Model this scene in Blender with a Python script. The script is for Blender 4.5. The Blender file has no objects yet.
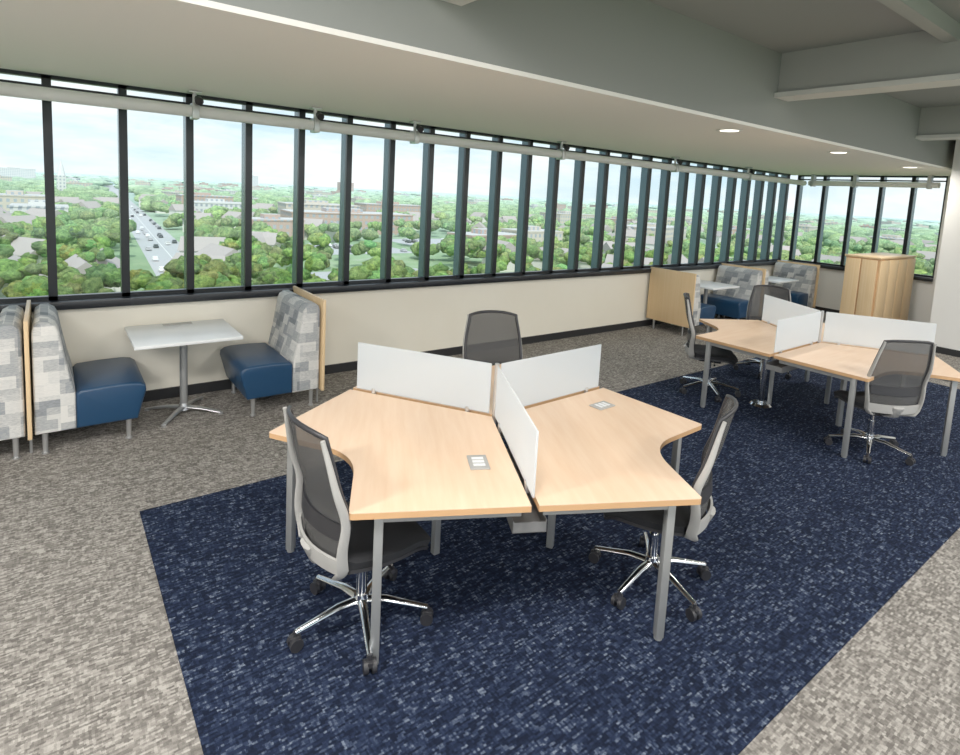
import bpy, bmesh, math, random
import numpy as np
from mathutils import Vector, Matrix
random.seed(7); np.random.seed(7)
S=bpy.context.scene
H=2.1
# ------------------------------------------------------------ geometry helpers
def g_box(x0,x1,y0,y1,z0,z1,bev=0.0,seg=2):
    bm=bmesh.new(); bmesh.ops.create_cube(bm,size=1.0)
    for v in bm.verts:
        v.co=Vector(((x0+x1)/2+v.co.x*(x1-x0),(y0+y1)/2+v.co.y*(y1-y0),(z0+z1)/2+v.co.z*(z1-z0)))
    if bev>0: bmesh.ops.bevel(bm,geom=bm.edges[:],offset=bev,segments=seg,profile=0.5,affect='EDGES')
    return from_bm(bm)
def from_bm(bm):
    bm.verts.index_update(); vs=[v.co.copy() for v in bm.verts]; fs=[[v.index for v in f.verts] for f in bm.faces]; bm.free(); return vs,fs
def xf(g,M): return [M@v for v in g[0]],g[1]
def rz(a): return Matrix.Rotation(a,4,'Z')
def tr(x,y,z): return Matrix.Translation((x,y,z))
def g_sweep(path,ra,rb=None,n=10,up=(0,0,1),cap=True,closed=False):
    P=[Vector(p) for p in path]; N=len(P)
    if not hasattr(ra,'__len__'): ra=[ra]*N
    if rb is None: rb=ra
    if not hasattr(rb,'__len__'): rb=[rb]*N
    vs=[];fs=[]
    for i,p in enumerate(P):
        if closed: t=P[(i+1)%N]-P[i-1]
        else: t=P[min(i+1,N-1)]-P[max(i-1,0)]
        t.normalize(); u=Vector(up)
        if abs(t.dot(u))>0.98: u=Vector((0,1,0)) if abs(t.y)<.9 else Vector((1,0,0))
        s=t.cross(u).normalized(); b=s.cross(t).normalized()
        for k in range(n):
            a=2*math.pi*k/n; vs.append(p+s*(ra[i]*math.cos(a))+b*(rb[i]*math.sin(a)))
    for i in range(N if closed else N-1):
        j=(i+1)%N
        for k in range(n):
            fs.append([i*n+k,i*n+(k+1)%n,j*n+(k+1)%n,j*n+k])
    if cap and not closed:
        fs.append(list(range(n))[::-1]); fs.append([(N-1)*n+k for k in range(n)])
    return vs,fs
def g_cyl(p0,p1,r,r1=None,n=16):
    return g_sweep([p0,p1],[r,r if r1 is None else r1],n=n)
def g_prism(poly,z0,z1,bev=0.0):
    bm=bmesh.new(); vs=[bm.verts.new((p[0],p[1],z0)) for p in poly]; f=bm.faces.new(vs)
    r=bmesh.ops.extrude_face_region(bm,geom=[f]); 
    for v in r['geom']:
        if isinstance(v,bmesh.types.BMVert): v.co.z=z1
    bmesh.ops.recalc_face_normals(bm,faces=bm.faces[:])
    return from_bm(bm)
def g_sheet(fn,nu,nv,th):
    vs=[];fs=[]
    G=[[Vector(fn(i/nu,j/nv)) for i in range(nu+1)] for j in range(nv+1)]
    def nrm(i,j):
        a=G[j][min(i+1,nu)]-G[j][max(i-1,0)]; b=G[min(j+1,nv)][i]-G[max(j-1,0)][i]
        return a.cross(b).normalized()
    W=nu+1
    for s in (.5,-.5):
        for j in range(nv+1):
            for i in range(nu+1): vs.append(G[j][i]+nrm(i,j)*th*s)
    O=W*(nv+1)
    for j in range(nv):
        for i in range(nu):
            a=j*W+i; fs.append([a,a+1,a+W+1,a+W]); fs.append([O+a,O+a+W,O+a+W+1,O+a+1])
    for i in range(nu):
        fs.append([i,O+i,O+i+1,i+1]); a=nv*W+i; fs.append([a,a+1,O+a+1,O+a])
    for j in range(nv):
        a=j*W; fs.append([a,a+W,O+a+W,O+a]); a=j*W+nu; fs.append([a,O+a,O+a+W,a+W])
    return vs,fs
def mk_mesh(name,geos,mat,angle=40):
    vs=[];fs=[]
    for g in geos:
        o=len(vs); vs+= [tuple(v) for v in g[0]]; fs+=[[i+o for i in f] for f in g[1]]
    me=bpy.data.meshes.new(name); me.from_pydata(vs,[],fs)
    bm=bmesh.new(); bm.from_mesh(me); bmesh.ops.recalc_face_normals(bm,faces=bm.faces[:]); bm.to_mesh(me); bm.free()
    me.materials.append(mat)
    me.polygons.foreach_set('use_smooth',[True]*len(me.polygons))
    me.set_sharp_from_angle(angle=math.radians(angle)); me.update()
    return me
def add(name,geos,mat,parent=None,angle=40):
    if isinstance(geos,tuple): geos=[geos]
    ob=bpy.data.objects.new(name,mk_mesh(name,geos,mat,angle)); S.collection.objects.link(ob)
    if parent: ob.parent=parent
    return ob
def empty(name,loc=(0,0,0),rot=0):
    e=bpy.data.objects.new(name,None); e.empty_display_size=.2; S.collection.objects.link(e); e.location=loc; e.rotation_euler=(0,0,rot); return e
def instance(src_parts,name,loc,rot):
    e=empty(name,loc,rot)
    for n,me in src_parts:
        o=bpy.data.objects.new(n,me); S.collection.objects.link(o); o.parent=e
    return e
# ------------------------------------------------------------ materials
def mat(name,col=(.8,.8,.8),rough=.5,metal=0,spec=.5):
    m=bpy.data.materials.new(name); m.use_nodes=True; b=m.node_tree.nodes['Principled BSDF']
    b.inputs['Base Color'].default_value=(*col,1); b.inputs['Roughness'].default_value=rough; b.inputs['Metallic'].default_value=metal
    b.inputs['Specular IOR Level'].default_value=spec
    return m
def nd(m,t,**k):
    n=m.node_tree.nodes.new(t)
    for a,b in k.items(): setattr(n,a,b)
    return n
def lk(m,a,b): m.node_tree.links.new(a,b)
def bsdf(m): return m.node_tree.nodes['Principled BSDF']
def mth(m,op,a,b=None,c=None):
    n=nd(m,'ShaderNodeMath',operation=op)
    for i,v in enumerate((a,b,c)):
        if v is None: continue
        if isinstance(v,(int,float)): n.inputs[i].default_value=v
        else: lk(m,v,n.inputs[i])
    return n.outputs[0]
def ramp(m,fac,stops,interp='LINEAR'):
    r=nd(m,'ShaderNodeValToRGB'); cr=r.color_ramp; cr.interpolation=interp
    while len(cr.elements)<len(stops): cr.elements.new(.5)
    for e,(p,c) in zip(cr.elements,stops): e.position=p; e.color=(*c,1)
    lk(m,fac,r.inputs[0]); return r.outputs[0]
def noise(m,vec,scale,detail=3,rough=.5):
    n=nd(m,'ShaderNodeTexNoise'); n.inputs['Scale'].default_value=scale; n.inputs['Detail'].default_value=detail; n.inputs['Roughness'].default_value=rough
    if vec is not None: lk(m,vec,n.inputs['Vector'])
    return n.outputs['Fac']
def bump(m,h,strength,dist=.01):
    b=nd(m,'ShaderNodeBump'); b.inputs['Strength'].default_value=strength; b.inputs['Distance'].default_value=dist; lk(m,h,b.inputs['Height']); lk(m,b.outputs[0],bsdf(m).inputs['Normal'])
def mapping(m,src,scale):
    mp=nd(m,'ShaderNodeMapping'); mp.inputs['Scale'].default_value=scale; lk(m,src,mp.inputs[0]); return mp.outputs[0]
def objco(m): return nd(m,'ShaderNodeTexCoord').outputs['Object']

def cells(m,x,y,cx,cy,seed,shift=7):
    row=mth(m,'FLOOR',mth(m,'MULTIPLY',y,cy))
    w=nd(m,'ShaderNodeTexWhiteNoise',noise_dimensions='1D'); lk(m,mth(m,'ADD',row,seed),w.inputs['W'])
    xs=mth(m,'ADD',mth(m,'MULTIPLY',x,cx),mth(m,'MULTIPLY',w.outputs['Value'],shift))
    c=mth(m,'FLOOR',xs)
    cb=nd(m,'ShaderNodeCombineXYZ'); lk(m,c,cb.inputs[0]); lk(m,row,cb.inputs[1]); cb.inputs[2].default_value=seed
    w2=nd(m,'ShaderNodeTexWhiteNoise',noise_dimensions='3D'); lk(m,cb.outputs[0],w2.inputs['Vector'])
    return w2.outputs['Value']
def carpet(name,stops,fa=.5):
    m=mat(name,rough=.95,spec=.1); co=objco(m)
    nt=nd(m,'ShaderNodeTexNoise'); nt.inputs['Scale'].default_value=90; lk(m,co,nt.inputs['Vector'])
    vs=nd(m,'ShaderNodeVectorMath',operation='MULTIPLY_ADD'); lk(m,nt.outputs['Color'],vs.inputs[0]); vs.inputs[1].default_value=(.008,.008,0); lk(m,co,vs.inputs[2])
    sp=nd(m,'ShaderNodeSeparateXYZ'); lk(m,vs.outputs[0],sp.inputs[0]); x,y=sp.outputs[0],sp.outputs[1]
    a=cells(m,x,y,34,105,1.3); b=cells(m,y,x,38,105,5.1)
    v=mth(m,'ADD',mth(m,'MULTIPLY',a,fa),mth(m,'MULTIPLY',b,1-fa))
    big=noise(m,co,14,3)
    v=mth(m,'ADD',v,mth(m,'MULTIPLY',mth(m,'SUBTRACT',big,.5),.2))
    fine=noise(m,co,320,2)
    v=mth(m,'ADD',v,mth(m,'MULTIPLY',mth(m,'SUBTRACT',fine,.5),.4))
    lk(m,ramp(m,v,stops),bsdf(m).inputs['Base Color']); bump(m,v,.5,.005)
    return m
M_floor=carpet('carpet_grey',[(.1,(.118,.108,.098)),(.4,(.185,.172,.157)),(.6,(.255,.238,.216)),(.9,(.40,.378,.345))],.65)
M_blue=carpet('carpet_navy',[(.2,(.006,.009,.020)),(.52,(.011,.017,.040)),(.72,(.021,.032,.066)),(.86,(.060,.078,.12)),(.98,(.15,.18,.235))],.65)
def wood(name,c0,c1,scale=(2,30,30),rough=.35):
    m=mat(name,rough=rough); v=mapping(m,objco(m),scale); f=noise(m,v,1.6,4,.6)
    lk(m,ramp(m,f,[(.3,c0),(.7,c1)]),bsdf(m).inputs['Base Color']); return m
M_top=wood('maple_laminate',(.78,.54,.36),(.84,.62,.44),(1.5,14,1),.38)
M_edge=mat('maple_edge',(.60,.35,.17),.5)
M_panelw=wood('maple_panel',(.74,.52,.28),(.80,.59,.35),(40,40,.5),.4)
M_white=mat('white_laminate',(.82,.84,.85),.3)
M_cream=mat('cream_paint',(.74,.68,.55),.8)
lk(M_cream,ramp(M_cream,noise(M_cream,objco(M_cream),1.2,3),[(.3,(.84,.79,.67)),(.7,(.87,.83,.72))]),bsdf(M_cream).inputs['Base Color'])
M_wall=mat('white_wall_paint',(.80,.79,.76),.8)
M_ceil=mat('soffit_paint',(.93,.91,.88),.85)
M_face=mat('grey_paint',(.27,.285,.275),.85)
M_ceil2=mat('upper_ceiling_paint',(.27,.29,.28),.9)
M_beam=mat('beam_paint',(.35,.37,.355),.8)
for mm in (M_ceil,M_face,M_wall):
    bump(mm,noise(mm,objco(mm),90,2),.08,.003)
M_black=mat('black_anodised',(.010,.012,.016),.35)
M_mull=mat('dark_bronze_frame',(.006,.009,.013),.3)
M_mside=mat('mullion_side',(.11,.16,.19),.25,.4)
M_base=mat('black_rubber',(.012,.012,.014),.6)
M_shade=mat('shade_fabric',(.82,.83,.83),.7)
M_alu=mat('brushed_aluminium',(.62,.63,.64),.35,.85)
M_leg=mat('silver_paint',(.36,.37,.37),.4,.5)
M_tray=mat('cable_tray_grey',(.20,.20,.20),.6)
M_chrome=mat('chrome',(.66,.67,.69),.16,1)
M_plas=mat('light_grey_plastic',(.40,.395,.38),.45)
M_dark=mat('charcoal_plastic',(.022,.022,.026),.45)
M_seat=mat('black_fabric',(.016,.017,.02),.9)
bump(M_seat,noise(M_seat,objco(M_seat),300,2),.3,.002)
M_navy=mat('navy_vinyl',(.008,.045,.11),.36)
bump(M_navy,noise(M_navy,objco(M_navy),120,3),.08,.003)
M_trim=mat('downlight_trim',(.85,.85,.83),.4)
M_mesh=mat('chair_mesh',(.085,.085,.085),.8)
def alpha_mix(m,val):
    nt=m.node_tree; out=nt.nodes['Material Output']; t=nd(m,'ShaderNodeBsdfTransparent'); mx=nd(m,'ShaderNodeMixShader')
    lk(m,t.outputs[0],mx.inputs[1]); lk(m,bsdf(m).outputs[0],mx.inputs[2]); mx.inputs[0].default_value=val
    lk(m,mx.outputs[0],out.inputs[0])
alpha_mix(M_mesh,.66)
M_frost=mat('frosted_acrylic',(.86,.91,.945),.5)
t=nd(M_frost,'ShaderNodeBsdfTranslucent'); t.inputs[0].default_value=(.92,.96,1,1)
tp=nd(M_frost,'ShaderNodeBsdfTransparent'); tp.inputs[0].default_value=(.95,.98,1,1)
m1=nd(M_frost,'ShaderNodeMixShader'); m1.inputs[0].default_value=.5
m2=nd(M_frost,'ShaderNodeMixShader'); m2.inputs[0].default_value=.27
lk(M_frost,bsdf(M_frost).outputs[0],m1.inputs[1]); lk(M_frost,t.outputs[0],m1.inputs[2]); lk(M_frost,m1.outputs[0],m2.inputs[1]); lk(M_frost,tp.outputs[0],m2.inputs[2])
lk(M_frost,m2.outputs[0],M_frost.node_tree.nodes['Material Output'].inputs[0])
M_glass=mat('window_glass',(.9,.95,.95),.05)
nt=M_glass.node_tree; tp=nd(M_glass,'ShaderNodeBsdfTransparent'); tp.inputs[0].default_value=(.95,.985,.98,1); gl=nd(M_glass,'ShaderNodeBsdfGlossy'); gl.inputs['Roughness'].default_value=.02
mx=nd(M_glass,'ShaderNodeMixShader'); mx.inputs[0].default_value=.03; lk(M_glass,tp.outputs[0],mx.inputs[1]); lk(M_glass,gl.outputs[0],mx.inputs[2]); lk(M_glass,mx.outputs[0],nt.nodes['Material Output'].inputs[0])
def patch():
    m=mat('patchwork_fabric',rough=.9,spec=.2); sp=nd(m,'ShaderNodeSeparateXYZ'); lk(m,objco(m),sp.inputs[0])
    y=mth(m,'ADD',sp.outputs[1],sp.outputs[0]); z=sp.outputs[2]
    a=cells(m,y,z,8,11,2.2,2); b=cells(m,z,y,9,6,8.8,2); c=cells(m,y,z,60,220,4.4)
    v=mth(m,'ADD',mth(m,'MULTIPLY',mth(m,'ADD',a,b),.5),mth(m,'MULTIPLY',mth(m,'SUBTRACT',c,.5),.16))
    lk(m,ramp(m,v,[(.1,(.20,.22,.24)),(.35,(.32,.34,.36)),(.55,(.46,.47,.47)),(.72,(.64,.64,.62)),(.95,(.74,.73,.70))]),bsdf(m).inputs['Base Color'])
    return m
M_patch=patch()
def emis(name,col,s):
    m=bpy.data.materials.new(name); m.use_nodes=True; n=m.node_tree; n.nodes.clear(); e=n.nodes.new('ShaderNodeEmission'); o=n.nodes.new('ShaderNodeOutputMaterial'); e.inputs[0].default_value=(*col,1); e.inputs[1].default_value=s; n.links.new(e.outputs[0],o.inputs[0]); return m
M_lamp=emis('lamp_lens',(1,.93,.8),3)

# ------------------------------------------------------------ room shell
WY=6.03; EX=12.95; X0=-4.5; SY=2.96; ZC=2.87; ZU=3.62; YB=-4.5
add('floor',g_box(X0-.2,EX+.6,YB,WY+.3,-.12,0),M_floor)
add('navy_carpet',g_box(.395,8.93,.935,3.975,0.0005,.007),M_blue)
add('wall_window',[g_box(X0,EX+.3,WY,WY+.25,0,.93),g_box(X0,EX+.3,WY,WY+.25,2.88,3.7)],M_cream)
add('baseboard_window',g_box(X0,EX,WY-.02,WY,0,.10),M_base)
add('trim_sill',[g_box(X0,EX,WY-.07,WY+.22,.93,1.0,.006)],M_black)
add('wall_left',g_box(X0-.2,X0,YB,WY+.3,-.1,3.7),M_wall)
PITCH=.527
wy=WY+.03
def window_run(name,n0,n1):
    root=empty(name)
    fr=[];side=[];gl=[]
    for k in range(n0,n1+1):
        x=PITCH*k
        fr.append(g_box(x-.032,x+.032,wy,wy+.04,1.0,2.88))
        side.append(g_box(x-.028,x+.028,wy+.04,wy+.17,1.0,2.88))
    xa=PITCH*n0; xb=PITCH*n1
    fr.append(g_box(xa,xb,wy,wy+.06,1.0,1.035)); fr.append(g_box(xa,xb,wy,wy+.08,2.84,2.90)); fr.append(g_box(xa,xb,wy+.01,wy+.05,2.765,2.79))
    gl.append(g_box(xa,xb,wy+.10,wy+.106,1.0,2.86))
    add('frame',fr,M_mull,root); add('mullion_sides',side,M_mside,root); add('glazing',gl,M_glass,root)
    return root
w1=window_run('window_1',-8,24)
w2=window_run('window_2',0,5)
w2.matrix_world=Matrix(((0,1,0,EX-WY),(-1,0,0,WY-.02),(0,0,1,0),(0,0,0,1)))
YE=WY-.02-5*PITCH
add('wall_end',[g_box(EX,EX+.25,YE,WY+.3,0,.93),g_box(EX,EX+.25,YE,WY+.3,2.88,3.7),g_box(EX,EX+.25,2.85,YE,0,3.7)],M_wall)
add('trim_sill_end',[g_box(EX-.07,EX+.2,YE,WY-.08,.93,1.0,.006)],M_black)
add('baseboard_end',g_box(EX-.02,EX,2.86,WY-.03,0,.10),M_base)
add('wall_right',[g_box(11.06,11.26,YB,2.85,0,3.7),g_box(11.26,EX+.25,2.65,2.85,0,3.7)],M_wall)
add('baseboard_right',[g_box(11.04,11.06,YB,2.85,0,.10)],M_base)
add('ceiling',[g_box(X0,EX+.3,SY,WY+.02,ZC,ZC+.03)],M_ceil)
add('wall_soffit_face',[g_box(X0,EX+.3,SY,SY+.03,ZC+.03,ZU+.02)],M_face)
add('ceiling_upper',[g_box(X0,EX+.3,YB,SY,ZU,ZU+.1)],M_ceil2)
M_fl=mat('beam_flange',(.60,.62,.60),.7)
for i,bx in enumerate((1.8,5.8,9.8)):
    r=empty('ceiling_beam',(bx,0,0))
    add('web',[g_box(-.06,.10,YB,SY-.002,3.24,ZU)],M_beam,r)
    add('flange',[g_box(-.12,.16,YB,SY-.002,3.19,3.235)],M_fl,r)
add('ceiling_joist',[g_box(X0,11.05,1.55,1.65,3.5,ZU)],M_beam)
for i,(dx,dy) in enumerate(((5.47,3.27),(8.02,3.26),(10.67,3.28))):
    r=empty('recessed_downlight',(dx,dy,ZC))
    pts=[(.11*math.cos(a),.11*math.sin(a),-.004) for a in [2*math.pi*k/28 for k in range(28)]]
    add('trim_ring',g_sweep(pts,.022,.006,n=8,closed=True),M_trim,r)
    add('lens',g_cyl((0,0,-.001),(0,0,-.008),.09,n=24),M_lamp,r)
    L=bpy.data.lights.new('downlight_beam','AREA'); L.shape='DISK'; L.size=.16; L.energy=(12,16,20)[i]; L.color=(1,.95,.88)
    o=bpy.data.objects.new('downlight_beam',L); S.collection.objects.link(o); o.parent=r; o.location=(0,0,-.012)
for i,(fx,fy,en) in enumerate(((-2.4,2.0,150),(.4,.9,80),(4.6,-1.2,95),(8.2,-.9,110),(-1.4,-2.4,150),(3.6,-3.2,95))):
    r=empty('added_fill_fixture',(fx,fy,0))  # added fill lamps with housings, out of view, to brighten the interior
    add('fill_housing',g_box(-.65,.65,-.32,.32,3.54,3.62,.01),M_trim,r)
    L=bpy.data.lights.new('panel','AREA'); L.shape='RECTANGLE'; L.size=1.2; L.size_y=.55; L.energy=en; L.color=(1,.965,.92)
    o=bpy.data.objects.new('fill_light',L); S.collection.objects.link(o); o.parent=r; o.location=(0,0,3.53)
r=empty('roller_shade')
ty=WY-.22
add('tube',[g_sweep([(X0+.05,ty,2.69),(EX-.15,ty,2.69)],.052,n=20)],M_shade,r)
bk=[];dk=[]
for bx in (1.05,2.15,3.3,5.6,8.2,10.5,-1.2):
    bk+= [g_box(bx-.03,bx+.03,ty-.065,ty+.065,2.62,2.76,.008),g_cyl((bx,ty,2.75),(bx,ty,ZC-.02),.018),g_box(bx-.05,bx+.05,ty-.05,ty+.05,ZC-.022,ZC-.002,.004)]
    dk+= [g_cyl((bx+.02,ty-.04,2.80),(bx+.02,ty-.10,2.77),.03,.036,n=16)]
add('brackets',bk,M_alu,r); add('drive_motors',dk,M_dark,r)
r=empty('roller_shade'); tx=EX-.22
add('tube',[g_sweep([(tx,YE+.05,2.69),(tx,WY-.35,2.69)],.052,n=20)],M_shade,r)
add('brackets',[g_box(tx-.06,tx+.06,yy-.03,yy+.03,2.62,ZC-.002) for yy in (YE+.2,4.8,5.6)],M_alu,r)

# ------------------------------------------------------------ 120 degree workstation
def bez(a,b,c,n=10):
    out=[]
    for i in range(n+1):
        t=i/n; out.append(tuple((1-t)**2*a[k]+2*t*(1-t)*b[k]+t*t*c[k] for k in range(2)))
    return out
LL=1.02; WW=.80; ZT=.745
def workstation(loc,ang,modules,post=None):
    r=empty('three_person_desk_cluster',loc,ang)
    tops=[];edges=[];legs=[];div=[];clip=[];frame=[];mod=[];modd=[];tray=[]
    g=.018
    for k in range(3):
        R=rz(math.radians(60+120*k))
        d=(.5,.866);p=(.866,-.5)
        P0=(g/.866,0); P1=(LL*d[0]+g*p[0],LL*d[1]+g*p[1]); P2=(LL*d[0]+WW*p[0],LL*d[1]+WW*p[1])
        V=(WW/.866,0)
        dl=Vector((P2[0]-V[0],P2[1]-V[1])); dl.normalize()
        B=(V[0]+dl.x*.22,V[1]+dl.y*.22); B2=(B[0],-B[1])
        e1=Vector((P1[0]-P2[0],P1[1]-P2[1])).normalized(); e2=-dl; rr=.02
        tipc=bez((P2[0]+e1.x*rr,P2[1]+e1.y*rr),P2,(P2[0]+e2.x*rr,P2[1]+e2.y*rr),4)
        half=[P1]+tipc+[B]
        cur=bez(B,V,B2,12)[1:-1]
        poly=[P0]+[P1]+tipc+[B]+cur+[(q[0],-q[1]) for q in reversed(half)]
        poly=poly[::-1]
        tops.append(xf(g_prism(poly,ZT-.003,ZT),R)); edges.append(xf(g_prism(poly,ZT-.03,ZT-.0035),R))
        for s in (1,-1):
            cx=LL*.94*d[0]+(WW-.125)*p[0]; cy=s*(LL*.94*d[1]+(WW-.125)*p[1])
            legs.append(xf(g_box(-.020,.020,-.020,.020,0.012,ZT-.03,.004),R@tr(cx,cy,0)@rz(math.radians(60*s))))
            legs.append(xf(g_cyl((0,0,0),(0,0,.014),.02,n=12),R@tr(cx,cy,0)))
            qx=LL*.94*d[0]+.05*p[0]; qy=s*(LL*.94*d[1]+.05*p[1])
            frame.append(g_beam(R@Vector((cx,cy,ZT-.055)),R@Vector((qx,qy,ZT-.055))))
            frame.append(g_beam(R@Vector((cx,cy,ZT-.055)),R@Vector((.40,0,ZT-.055))))
        legs.append(xf(g_box(-.020,.020,-.020,.020,0,ZT-.03,.004),R@tr(.40,0,0)))
        Q=rz(math.radians(120*k))
        div.append(xf(g_box(.035,.98,-.005,.005,ZT+.012,ZT+.325,.003,1),Q))
        for cxx in (.18,.85):
            clip.append(xf(g_box(cxx-.012,cxx+.012,-.010,.010,ZT-.03,ZT+.03,.003),Q))
        tray.append(xf(g_box(.10,.95,-.08,.08,ZT-.17,ZT-.165),Q)); tray.append(xf(g_box(.10,.95,-.08,-.075,ZT-.17,ZT-.11),Q)); tray.append(xf(g_box(.10,.95,.075,.08,ZT-.17,ZT-.11),Q)); tray.append(xf(g_box(.94,.95,-.08,.08,ZT-.17,ZT-.12),Q))
    for (mx_,my_,ma) in modules:
        A=tr(mx_,my_,ZT)@rz(ma)
        mod.append(xf(g_box(-.075,.075,-.05,.05,0.0005,.008,.003),A))
        for q in (-.035,.0,.035): modd.append(xf(g_box(q-.012,q+.012,-.03,.03,.0085,.010),A))
    clip.append(g_cyl((0,0,ZT-.1),(0,0,ZT+.33),.014))
    add('tabletop',tops,M_top,r,20); add('tabletop_edge',edges,M_edge,r,20); add('legs',legs,M_leg,r); add('frame',frame,M_leg,r)
    add('dividers',div,M_frost,r); add('divider_brackets',clip,M_alu,r); add('cable_trays',tray,M_tray,r)
    if mod: add('power_modules',mod,M_plas,r); add('power_sockets',modd,M_white,r)
    if post:
        px,py=post
        add('support_column',[g_cyl((px,py,.02),(px,py,ZT-.03),.028,n=20),g_cyl((px,py,0),(px,py,.025),.11,.09,n=28)],M_chrome,r)
    return r
def g_beam(a,b,w=.016,h=.018):
    d=b-a; L=d.length; ang=math.atan2(d.y,d.x)
    return xf(g_box(0,L,-w,w,-h,h),tr(*a)@rz(ang))
A1=math.radians(242.6)
def loc_mod(hub,ang,wx,wy_): 
    v=rz(-ang)@Vector((wx-hub[0],wy_-hub[1],0)); return v.x,v.y
HUB1=(2.13,2.64)
ma=loc_mod(HUB1,A1,1.68,2.19); mb=loc_mod(HUB1,A1,2.86,2.42)
workstation((*HUB1,.0075),A1,[(*ma,0),(*mb,math.radians(120))])
HUB2=(6.35,2.55); A2=math.radians(181)
workstation((*HUB2,.0075),A2,[],post=loc_mod(HUB2,A2,6.03,2.93))

# ------------------------------------------------------------ task chair (faces +Y)
def chair_parts():
    parts=[]
    arms=[];cast=[];hub=[]
    for k in range(5):
        a=2*math.pi*k/5+.3; R=rz(a)
        arms.append(xf(g_sweep([(.03,0,.115),(.12,0,.118),(.22,0,.10),(.32,0,.082)],[.024,.021,.017,.014],[.018,.015,.012,.011],n=10),R))
        for s in (-1,1):
            cast.append(xf(g_cyl((.32,s*.008,.030),(.32,s*.028,.030),.030,n=18),R))
        cast.append(xf(g_cyl((.32,0,.03),(.32,0,.085),.010,n=10),R)); cast.append(xf(g_box(.295,.345,-.012,.012,.035,.062,.004),R))
    hub.append(g_cyl((0,0,.085),(0,0,.15),.042,.034,n=20)); 
    parts.append(('base_arms',mk_mesh('base_arms',arms+hub,M_chrome)))
    parts.append(('casters',mk_mesh('casters',cast,M_dark)))
    parts.append(('gas_column',mk_mesh('gas_column',[g_cyl((0,0,.14),(0,0,.28),.026,n=18),g_cyl((0,0,.27),(0,0,.39),.017,n=16)],M_chrome)))
    parts.append(('mechanism',mk_mesh('mechanism',[g_box(-.09,.09,-.13,.11,.365,.415,.012),g_sweep([(.08,.02,.39),(.2,.03,.385),(.24,.03,.38)],[.006,.006,.012],n=8)],M_dark)))
    def seatf(zoff,edge):
        def f(u,v):
            a=(u-.5)*2; b=(v-.5)*2
            x=a*math.sqrt(1-b*b*.28)*.245; y=b*math.sqrt(1-a*a*.25)*.235+.03
            z=zoff+.015*(a*a) - (.035*max(0,b-.5)**2*4) + .008*(b<-.5)*(-b-.5) 
            z-=edge*(max(abs(a),abs(b))**8)
            return (x,y,z)
        return f
    parts.append(('seat',mk_mesh('seat',[g_sheet(seatf(.455,.018),16,16,.055)],M_seat,60)))
    parts.append(('seat_pan',mk_mesh('seat_pan',[g_sheet(seatf(.418,.0),14,14,.014)],M_dark,60)))
    def prof(v):
        z=.46+.62*v
        y=-.225-.035*math.sin(min(1,v/.45)*math.pi*.5) + .03*math.exp(-((v-.38)/.18)**2)-.12*max(0,v-.35)**1.5
        return y,z
    def halfw(v): return .212+.03*math.sin(math.pi*min(1,v*1.05))-.02*max(0,v-.6)
    def back(u,v):
        a=(u-.5)*2; y,z=prof(v); return (a*halfw(v), y+.055*a*a-.02, z-.015*abs(a)**3*v)
    parts.append(('mesh_back',mk_mesh('mesh_back',[g_sheet(back,14,20,.006)],M_mesh,70)))
    path=[]
    n=20
    for i in range(n+1): 
        v=i/n; path.append(Vector(back(1,v))); 
    top=[Vector(back(1-j/8,1))+Vector((0,0,.006*math.sin(math.pi*j/8))) for j in range(1,8)]
    left=[Vector(back(0,1-i/n)) for i in range(n+1)]
    bot=[Vector(back(j/8,0))-Vector((0,0,.01*math.sin(math.pi*j/8))) for j in range(1,8)]
    loop=path+top+left+bot
    parts.append(('back_rim',mk_mesh('back_rim',[g_sweep(loop,.012,.010,n=8,up=(0,1,0),closed=True)],M_dark,70)))
    ex=[]
    for s in (1,-1):
        pts=[(s*.05,-.02,.40),(s*.12,-.14,.395),(s*.20,-.215,.43)]
        for i in range(0,21):
            v=i/20; y,z=prof(v); pts.append((s*(halfw(v)+.010),y+.02-.005,z-.015*v))
        w=[.02,.028,.032]+[.028-.018*(i/20) for i in range(21)]
        tk=[.012]*3+[.009]*21
        ex.append(g_sweep(pts,tk,w,n=10,up=(0,1,0)))
    def low(u,v):
        a=(u-.5)*2; vv=.02+.12*v; y,z=prof(vv); return (a*(halfw(vv)),y+.055*a*a-.04,z-.03)
    ex.append(g_sheet(low,12,4,.012))
    ex.append(g_sweep([(0,-.05,.395),(0,-.16,.39),(0,-.25,.42),(0,-.285,.50)],[.035,.035,.04,.05],[.015]*4,n=10,up=(0,0,1)))
    parts.append(('back_frame',mk_mesh('back_frame',ex,M_plas,60)))
    def lum(u,v):
        a=(u-.5)*2; vv=.22+.12*v; y,z=prof(vv); return (a*halfw(vv)*.9,y+.05*a*a-.03,z)
    parts.append(('lumbar_pad',mk_mesh('lumbar_pad',[g_sheet(lum,12,4,.012)],M_dark,60)))
    return parts
CP=chair_parts()
def chair(x,y,face,z=.0075,base=None):
    e=instance(CP,'office_chair',(x,y,z),math.radians(face-90))
    if base is not None:
        for c in e.children:
            if c.name.split('.')[0] in ('base_arms','casters'): c.rotation_euler=(0,0,math.radians(base))
    return e
chair(1.15,2.37,2,base=35)
chair(2.61,1.77,116)
chair(2.87,3.54,245)
chair(5.76,1.80,55)
chair(5.86,3.46,-55)
chair(7.25,3.55,205)

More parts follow.
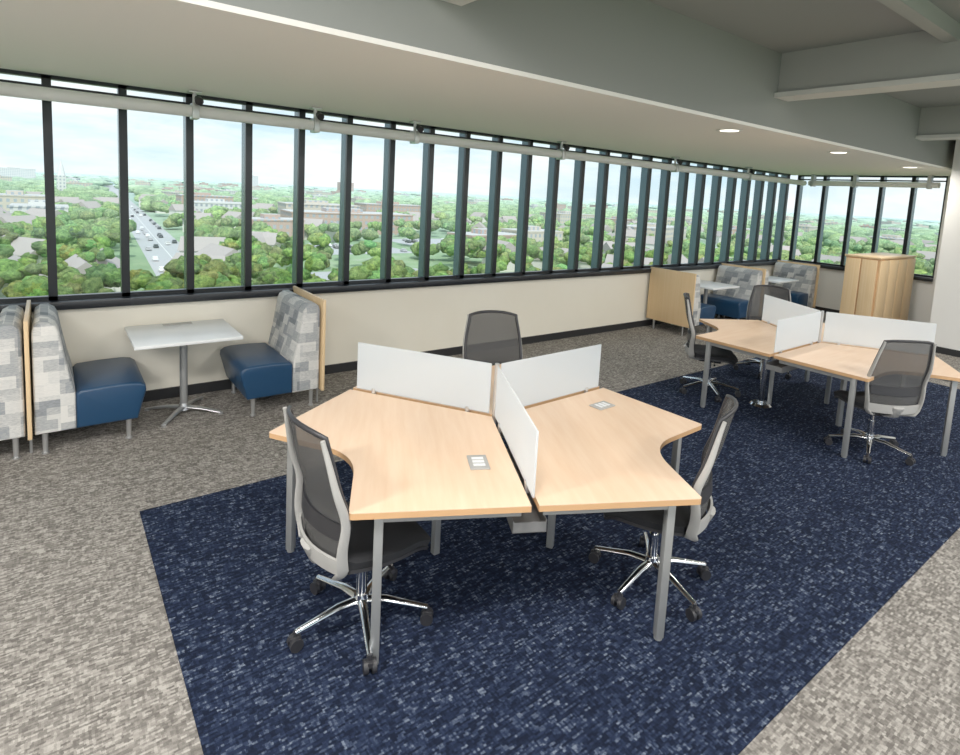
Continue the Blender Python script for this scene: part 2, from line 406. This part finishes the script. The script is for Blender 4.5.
# ------------------------------------------------------------ booth seating
SYn=5.15; SYf=5.95
def booth_parts():
    W=SYf-SYn
    def ext(poly,y0,y1,bev):
        bm=bmesh.new(); vs=[bm.verts.new((p[0],y0,p[1])) for p in poly]; f=bm.faces.new(vs)
        r=bmesh.ops.extrude_face_region(bm,geom=[f])
        for v in r['geom']:
            if isinstance(v,bmesh.types.BMVert): v.co.y=y1
        bmesh.ops.recalc_face_normals(bm,faces=bm.faces[:])
        es=[e for e in bm.edges if abs(e.verts[0].co.y-e.verts[1].co.y)<1e-6]
        bmesh.ops.bevel(bm,geom=es,offset=bev,segments=3,profile=.5,affect='EDGES')
        return from_bm(bm)
    parts=[]
    backp=[(.012,.17),(.012,.93),(.025,.975),(.06,1.0),(.11,1.0),(.15,.975),(.17,.93),(.215,.66),(.245,.52),(.26,.45),(.26,.17)]
    parts.append(('back_cushion',mk_mesh('back_cushion',[ext(backp,0,W,.018)],M_patch,50)))
    seatp=[(.262,.17),(.262,.44),(.29,.465),(.45,.475),(.62,.475),(.68,.465),(.715,.44),(.72,.40),(.66,.17)]
    parts.append(('seat_cushion',mk_mesh('seat_cushion',[ext(seatp,.0,W,.022)],M_navy,50)))
    lg=[]
    for (lx,ly) in ((.07,.06),(.07,W-.06),(.60,.06),(.60,W-.06)):
        lg.append(g_cyl((lx,ly,0),(lx,ly,.175),.016,.02,n=14)); lg.append(g_cyl((lx,ly,0),(lx,ly,.012),.024,n=14))
    parts.append(('legs',mk_mesh('legs',lg,M_alu)))
    return parts
BP=booth_parts()
def booth_seat(x,face):
    e=instance(BP,'booth_seat',(x,SYn,0),0)
    if face<0: e.rotation_euler=(0,0,math.pi); e.location=(x,SYf,0)
    return e
def panel(x,h=1.03):
    r=empty('booth_divider_panel',(x,0,0)); add('board',g_box(-.013,.013,SYn-.03,SYf+.03,.155,h,.003),M_panelw,r); add('feet',[g_cyl((0,yy,0),(0,yy,.157),.010,n=10) for yy in (SYn+.12,SYf-.12)],M_alu,r)
def booth_table(x,y):
    r=empty('booth_table',(x,y,0))
    add('top',g_box(-.41,.41,-.38,.38,.715,.745,.006),M_white,r)
    add('column',[g_cyl((0,0,.04),(0,0,.71),.032,n=20),g_box(-.15,.15,-.15,.15,.70,.715)],M_leg,r)
    ft=[]
    for k in range(4):
        a=math.pi/4+k*math.pi/2+.15
        c,s=math.cos(a),math.sin(a)
        ft.append(g_sweep([(0,0,.055),(.16*c,.16*s,.045),(.33*c,.33*s,.018)],[.03,.024,.018],[.018,.014,.010],n=10)); ft.append(g_cyl((.33*c,.33*s,0),(.33*c,.33*s,.02),.02,n=12))
    ft.append(g_cyl((0,0,.03),(0,0,.09),.05,.036,n=20))
    add('base',ft,M_alu,r)
    add('power_grommet',g_box(-.12,.12,.27,.33,.7455,.752,.002),M_plas,r)
for px in (-.16,2.02,8.03,10.2,12.37): panel(px)
booth_seat(-.175,-1); booth_seat(-.145,1); booth_seat(2.005,-1)
booth_table(.91,5.58)
booth_seat(8.045,1); booth_seat(10.185,-1); booth_seat(10.215,1); booth_seat(12.355,-1)
booth_table(9.1,5.58); booth_table(11.3,5.58)
r=empty('wood_storage_cabinet')
add('carcass',g_box(10.75,12.4,3.55,4.05,.06,1.38,.004),M_edge,r)
add('plinth',g_box(10.78,12.37,3.58,4.02,0,.06),M_black,r)
add('top_panel',g_box(10.73,12.42,3.53,4.07,1.381,1.41,.003),M_panelw,r)
drs=[]
for i in range(4):
    a=10.765+i*.4095; drs.append(g_box(a,a+.392,3.525,3.549,.08,1.36,.003))
drs.append(g_box(10.725,10.749,3.57,3.795,.08,1.36,.003)); drs.append(g_box(10.725,10.749,3.815,4.04,.08,1.36,.003))
add('doors',drs,M_panelw,r)

# ------------------------------------------------------------ outdoors
GZ=-27.0
def roadx(y): return 37+.056*(y-278)
def foliage():
    m=bpy.data.materials.new('foliage'); m.use_nodes=True; b=bsdf(m); b.inputs['Roughness'].default_value=.9; b.inputs['Specular IOR Level'].default_value=.05
    at=nd(m,'ShaderNodeAttribute'); at.attribute_name='tint'
    co=objco(m); f=noise(m,co,.9,8,.8)
    c=ramp(m,f,[(.38,(.40,.50,.4)),(.5,(1.0,1.05,.85)),(.62,(1.75,1.6,1.2))])
    mx=nd(m,'ShaderNodeVectorMath',operation='MULTIPLY'); lk(m,at.outputs['Color'],mx.inputs[0]); lk(m,c,mx.inputs[1]); lk(m,mx.outputs[0],b.inputs['Base Color'])
    bump(m,f,1.0,1.5); return m
M_fol=foliage()
HAZE_COL=(.50,.63,.70)  # haze colour, painted into tree vertex colours and ground by distance
def haze_tint(col,d,amt=1.0):
    f=1-math.exp(-d/1300.0*amt); return [col[i]*(1-f)+HAZE_COL[i]*f for i in range(3)]
def ico(sub):
    bm=bmesh.new(); bmesh.ops.create_icosphere(bm,subdivisions=sub,radius=1); v=np.array([x.co[:] for x in bm.verts]); f=np.array([[q.index for q in x.verts] for x in bm.faces]); bm.free(); return v,f
ICO={2:ico(2),3:ico(3)}
LOTS=[(66,108,132,186),(195,246,174,226),(150,215,255,300),(300,380,190,240),(80,135,232,270)]
bl=[(150,345,76,30,12,0,-.1),(150,395,50,26,15,2,-.1),(222,250,30,20,9,2,0),(96,450,36,26,12,1,0),(90,300,26,18,10,0,0),(170,225,34,18,9,0,.1),
(360,270,70,30,11,2,.3),(250,480,60,26,14,0,0),(420,420,50,30,13,2,0),(-4,360,22,22,11,1,0),(-15,440,26,26,13,2,0),(105,540,40,24,14,0,0),(620,420,60,26,12,2,.2),(-70,350,36,22,11,0,0)]
def blocked(x,y):
    if abs(x-roadx(y))<(13 if y<700 else 18) and y>205: return True
    if 150<y<250 and abs(x/y-.128)<.05: return True
    for (a,b,c,d) in LOTS:
        if a-3<x<b+3 and c-18<y<d+3: return True
    for q in bl:
        if abs(x-q[0])<q[2]/2+5 and -q[3]/2-12<y-q[1]<q[3]/2+4: return True
    return False
V=[];F=[];C=[];off=0
def blob(cx,cy,cz,rx,rz_,sub,tint,amp=.36):
    global off
    v,f=ICO[sub]; n=len(v)
    a=random.random()*6.28; ca,sa=math.cos(a),math.sin(a)
    k=1+ (np.random.rand(n,1)-.5)*amp
    w=v*k; w=w@np.array([[ca,sa,0],[-sa,ca,0],[0,0,1]])
    w=w*np.array([rx,rx,rz_])+np.array([cx,cy,cz])
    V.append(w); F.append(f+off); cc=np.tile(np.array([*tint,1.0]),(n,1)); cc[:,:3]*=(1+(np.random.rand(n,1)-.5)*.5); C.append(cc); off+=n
def rt(): 
    g=random.random(); base=(.19+.10*g,.32+.09*g,.075+.03*random.random()); s=.78+.42*random.random(); return [c*s for c in base]
bands=[(60,150,8),(150,280,9),(280,520,12),(520,1000,20),(1000,2000,44),(2000,4200,110)]
for (r0,r1,sp) in bands:
    area=.5*(r1*r1-r0*r0)*math.radians(125); n=int(area/(sp*sp)*(.95 if r1<300 else .88))
    for i in range(n):
        rr=math.sqrt(random.uniform(r0*r0,r1*r1)); th=math.radians(random.uniform(-12,113)); x=rr*math.cos(th); y=rr*math.sin(th)
        if y<14 and x<25: continue
        if blocked(x,y): continue
        sc=sp/9.0
        R=random.uniform(3.6,6.0)*(1 if rr<280 else sc*.75); hgt=random.uniform(7.5,12.5)
        t=haze_tint(rt(),rr)
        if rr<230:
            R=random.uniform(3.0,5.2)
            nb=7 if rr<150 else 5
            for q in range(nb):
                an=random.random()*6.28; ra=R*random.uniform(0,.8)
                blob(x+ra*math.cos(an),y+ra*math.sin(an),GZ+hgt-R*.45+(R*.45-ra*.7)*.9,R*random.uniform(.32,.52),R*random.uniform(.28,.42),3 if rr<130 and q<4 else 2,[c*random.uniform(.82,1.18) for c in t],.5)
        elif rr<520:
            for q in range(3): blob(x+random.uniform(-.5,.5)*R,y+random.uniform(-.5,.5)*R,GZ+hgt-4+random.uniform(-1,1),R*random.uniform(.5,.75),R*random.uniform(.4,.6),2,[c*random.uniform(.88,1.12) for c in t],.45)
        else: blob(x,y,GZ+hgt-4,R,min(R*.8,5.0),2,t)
V=np.concatenate(V);F=np.concatenate(F);C=np.concatenate(C)
me=bpy.data.meshes.new('tree_canopy'); me.vertices.add(len(V)); me.vertices.foreach_set('co',V.astype(np.float32).ravel())
me.loops.add(F.size); me.loops.foreach_set('vertex_index',F.astype(np.int32).ravel()); me.polygons.add(len(F)); me.polygons.foreach_set('loop_start',np.arange(0,F.size,3,dtype=np.int32))
me.polygons.foreach_set('use_smooth',np.ones(len(F),dtype=bool)); me.update(calc_edges=True)
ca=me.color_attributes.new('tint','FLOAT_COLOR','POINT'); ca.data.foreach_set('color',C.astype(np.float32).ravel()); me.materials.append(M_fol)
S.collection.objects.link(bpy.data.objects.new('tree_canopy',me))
print('tree faces',len(F))
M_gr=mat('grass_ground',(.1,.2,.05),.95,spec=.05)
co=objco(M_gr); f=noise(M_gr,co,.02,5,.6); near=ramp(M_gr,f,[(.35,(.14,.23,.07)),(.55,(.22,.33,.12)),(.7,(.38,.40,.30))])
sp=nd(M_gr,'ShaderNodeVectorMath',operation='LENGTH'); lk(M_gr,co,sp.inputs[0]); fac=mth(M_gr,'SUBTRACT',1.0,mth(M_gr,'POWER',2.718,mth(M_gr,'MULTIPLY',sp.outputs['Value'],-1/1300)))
mx=nd(M_gr,'ShaderNodeMix',data_type='RGBA'); lk(M_gr,fac,mx.inputs['Factor']); lk(M_gr,near,mx.inputs['A']); mx.inputs['B'].default_value=(*HAZE_COL,1); lk(M_gr,mx.outputs['Result'],bsdf(M_gr).inputs['Base Color'])  # aerial haze painted into the ground colour, growing with distance
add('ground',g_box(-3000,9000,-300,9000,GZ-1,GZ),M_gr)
M_asph=mat('asphalt',(.42,.43,.44),.9); M_line=mat('road_paint',(.7,.7,.68),.8)
r=empty('road')
add('carriageway',[([Vector((roadx(y)-s*8,y,GZ+.05)) for y,s in ((150,1),(150,-1),(1800,-1),(1800,1))],[[0,1,2,3]])],M_asph,r)
add('lane_line',[([Vector((roadx(y)-s*.15,y,GZ+.1)) for y,s in ((150,1),(150,-1),(900,-1),(900,1))],[[0,1,2,3]])],M_line,r)
add('parking_lot',[g_box(a,b,c,d,GZ+.01,GZ+.06) for (a,b,c,d) in LOTS],M_asph)
cars=[[],[],[]]
for i in range(130):
    if i<40: y=random.uniform(180,600); x=roadx(y)+random.choice((-5.8,-2.6,2.6,5.8)); a=math.radians(87)
    else:
        l=LOTS[i%len(LOTS)]; x=l[0]+3+3.2*random.randint(0,int((l[1]-l[0]-6)/3.2)); y=l[2]+5+9*random.randint(0,max(0,int((l[3]-l[2]-10)/9))); a=math.radians(90)
    body=[g_box(-2.2,2.2,-.9,.9,.35,.95,.15),g_box(-1.3,1.2,-.78,.78,.95,1.5,.2),g_cyl((-1.4,-.92,.33),(-1.4,.92,.33),.33),g_cyl((1.4,-.92,.33),(1.4,.92,.33),.33)]
    cars[i%3]+= [xf(b,tr(x,y,GZ+.06)@rz(a)) for b in body]
r=empty('parked_cars')
for i,c in enumerate(((.8,.8,.8),(.08,.09,.1),(.45,.45,.47))): add('car_bodies_%d'%i,cars[i],mat('car_paint_%d'%i,c,.3),r)
def bmat(name,wall):
    m=mat(name,rough=.85); br=nd(m,'ShaderNodeTexBrick'); br.offset=0; br.inputs['Scale'].default_value=1; br.inputs['Mortar Size'].default_value=.9; br.inputs['Brick Width'].default_value=3.2; br.inputs['Row Height'].default_value=3.6
    br.inputs['Color1'].default_value=(.30,.34,.38,1); br.inputs['Color2'].default_value=(.36,.40,.44,1); br.inputs['Mortar'].default_value=(*wall,1)
    sp=nd(m,'ShaderNodeSeparateXYZ'); lk(m,objco(m),sp.inputs[0]); cb=nd(m,'ShaderNodeCombineXYZ'); lk(m,mth(m,'ADD',sp.outputs[0],sp.outputs[1]),cb.inputs[0]); lk(m,sp.outputs[2],cb.inputs[1]); lk(m,cb.outputs[0],br.inputs['Vector'])
    ge=nd(m,'ShaderNodeNewGeometry'); sn=nd(m,'ShaderNodeSeparateXYZ'); lk(m,ge.outputs['Normal'],sn.inputs[0]); up_=mth(m,'GREATER_THAN',sn.outputs[2],.7)
    mx=nd(m,'ShaderNodeMix',data_type='RGBA'); lk(m,up_,mx.inputs['Factor']); lk(m,br.outputs[0],mx.inputs['A']); mx.inputs['B'].default_value=(.50,.50,.49,1)
    lk(m,mx.outputs['Result'],bsdf(m).inputs['Base Color']); return m
BM=[bmat('brick_building',(.47,.34,.28)),bmat('white_building',(.64,.64,.62)),bmat('tan_building',(.56,.50,.42))]
BL=[[],[],[]]
def bld(x,y,w,d,h,k,a=0):
    T=tr(x,y,GZ)@rz(a); BL[k].append(xf(g_box(-w/2,w/2,-d/2,d/2,0,h),T)); BL[k].append(xf(g_box(-w/2-.3,w/2+.3,-d/2-.3,d/2+.3,h,h+.8),T)); BL[k].append(xf(g_box(-w*.2,w*.1,-d*.2,d*.2,h+.8,h+3),T))
for q in bl: bld(*q)
bld(-160,1500,60,40,38,0); bld(-110,1540,40,40,32,2); bld(-60,1700,70,40,28,1); bld(560,2100,30,30,46,1); bld(900,2100,50,40,42,0)
for i in range(130):
    rr=random.uniform(560,2600); th=math.radians(random.uniform(0,105)); x=rr*math.cos(th); y=rr*math.sin(th)
    if abs(x-roadx(y))<45: x+=100
    bld(x,y,random.uniform(18,45),random.uniform(15,30),random.uniform(9,13)*(1+.2*(rr>1000)),random.choice((0,1,2,2)),random.uniform(-.4,.4))
r=empty('city_buildings')
for i in range(3): add('building_group_%d'%i,BL[i],BM[i],r)
hs=[];hr=[]
for i in range(160):
    rr=random.uniform(150,620); th=math.radians(random.uniform(2,108)); x=rr*math.cos(th); y=rr*math.sin(th)
    if blocked(x,y): continue
    T=tr(x,y,GZ)@rz(random.uniform(0,3)); w=random.uniform(5,8); d=random.uniform(4,5.5); h=random.uniform(6.0,8)
    hs.append(xf(g_box(-w,w,-d,d,0,h),T))
    hr.append(xf(([Vector(v) for v in ((-w-.5,-d-.5,h),(w+.5,-d-.5,h),(w+.5,d+.5,h),(-w-.5,d+.5,h),(-w-.5,0,h+4),(w+.5,0,h+4))],[[0,1,5,4],[2,3,4,5],[0,4,3],[1,2,5],[0,3,2,1]]),T))
r=empty('suburban_houses'); add('siding',hs,mat('siding',(.70,.68,.63),.8),r); add('gable_roofs',hr,mat('shingles',(.40,.36,.34),.9),r)
r=empty('church_steeple',(10,760,GZ)); add('tower',[g_box(-4,4,-4,4,0,24)],BM[1],r); add('spire',g_cyl((0,0,24),(0,0,42),4,.2,n=8),mat('spire_white',(.7,.7,.7),.7),r)

# ------------------------------------------------------------ world + sun
W=bpy.data.worlds.new('sky'); S.world=W; W.use_nodes=True; n=W.node_tree; n.nodes.clear()
def wn(t,**k):
    x=n.nodes.new(t)
    for a,b in k.items(): setattr(x,a,b)
    return x
tc=wn('ShaderNodeTexCoord'); sp=wn('ShaderNodeSeparateXYZ'); n.links.new(tc.outputs['Generated'],sp.inputs[0])
gr=wn('ShaderNodeValToRGB'); cr=gr.color_ramp; cr.elements[0].position=0; cr.elements[0].color=(.72,.84,.90,1); cr.elements[1].position=.45; cr.elements[1].color=(.32,.58,.90,1); e=cr.elements.new(.10); e.color=(.52,.75,.92,1)
n.links.new(sp.outputs[2],gr.inputs[0])
mp=wn('ShaderNodeMapping'); mp.inputs['Scale'].default_value=(2.0,2.0,9); n.links.new(tc.outputs['Generated'],mp.inputs[0])
nz=wn('ShaderNodeTexNoise'); nz.inputs['Scale'].default_value=1.7; nz.inputs['Detail'].default_value=7; nz.inputs['Roughness'].default_value=.6; n.links.new(mp.outputs[0],nz.inputs['Vector'])
cl=wn('ShaderNodeValToRGB'); cl.color_ramp.elements[0].position=.36; cl.color_ramp.elements[0].color=(0,0,0,1); cl.color_ramp.elements[1].position=.60; cl.color_ramp.elements[1].color=(1,1,1,1); n.links.new(nz.outputs['Fac'],cl.inputs[0])
mx=wn('ShaderNodeMix',data_type='RGBA'); n.links.new(cl.outputs[0],mx.inputs['Factor']); n.links.new(gr.outputs[0],mx.inputs['A']); mx.inputs['B'].default_value=(.97,.99,1,1)
bg=wn('ShaderNodeBackground'); bg.inputs[1].default_value=.98; n.links.new(mx.outputs['Result'],bg.inputs[0]); wo=wn('ShaderNodeOutputWorld'); n.links.new(bg.outputs[0],wo.inputs[0])
L=bpy.data.lights.new('sun','SUN'); L.energy=2.8; L.angle=math.radians(3); L.color=(1,.96,.90)
o=bpy.data.objects.new('sun',L); S.collection.objects.link(o); o.rotation_euler=(math.radians(38),0,math.radians(-20))

# ------------------------------------------------------------ camera
cam=bpy.data.cameras.new('camera'); co_=bpy.data.objects.new('camera',cam); S.collection.objects.link(co_)
Xc=Vector((.7952,-.0263,.6057)); Yc=Vector((-.6039,-.1233,.7875)); Uc=Vector((.0540,-.9920,-.1140))
right=Vector((Xc.x,Yc.x,Uc.x)); up=-Vector((Xc.y,Yc.y,Uc.y)); back=-Vector((Xc.z,Yc.z,Uc.z))
right.normalize(); up=(up-right*up.dot(right)).normalized(); back=right.cross(up)
co_.matrix_world=Matrix(((right.x,up.x,back.x,0),(right.y,up.y,back.y,0),(right.z,up.z,back.z,H),(0,0,0,1)))
cam.sensor_width=36; cam.sensor_fit='HORIZONTAL'; cam.lens=36*575/960; cam.shift_x=-10/960; cam.shift_y=-117.5/960; cam.clip_end=20000; cam.clip_start=.05
S.camera=co_
S.view_settings.view_transform='Standard'; S.view_settings.look='None'; S.view_settings.exposure=0.3; S.view_settings.gamma=1.12
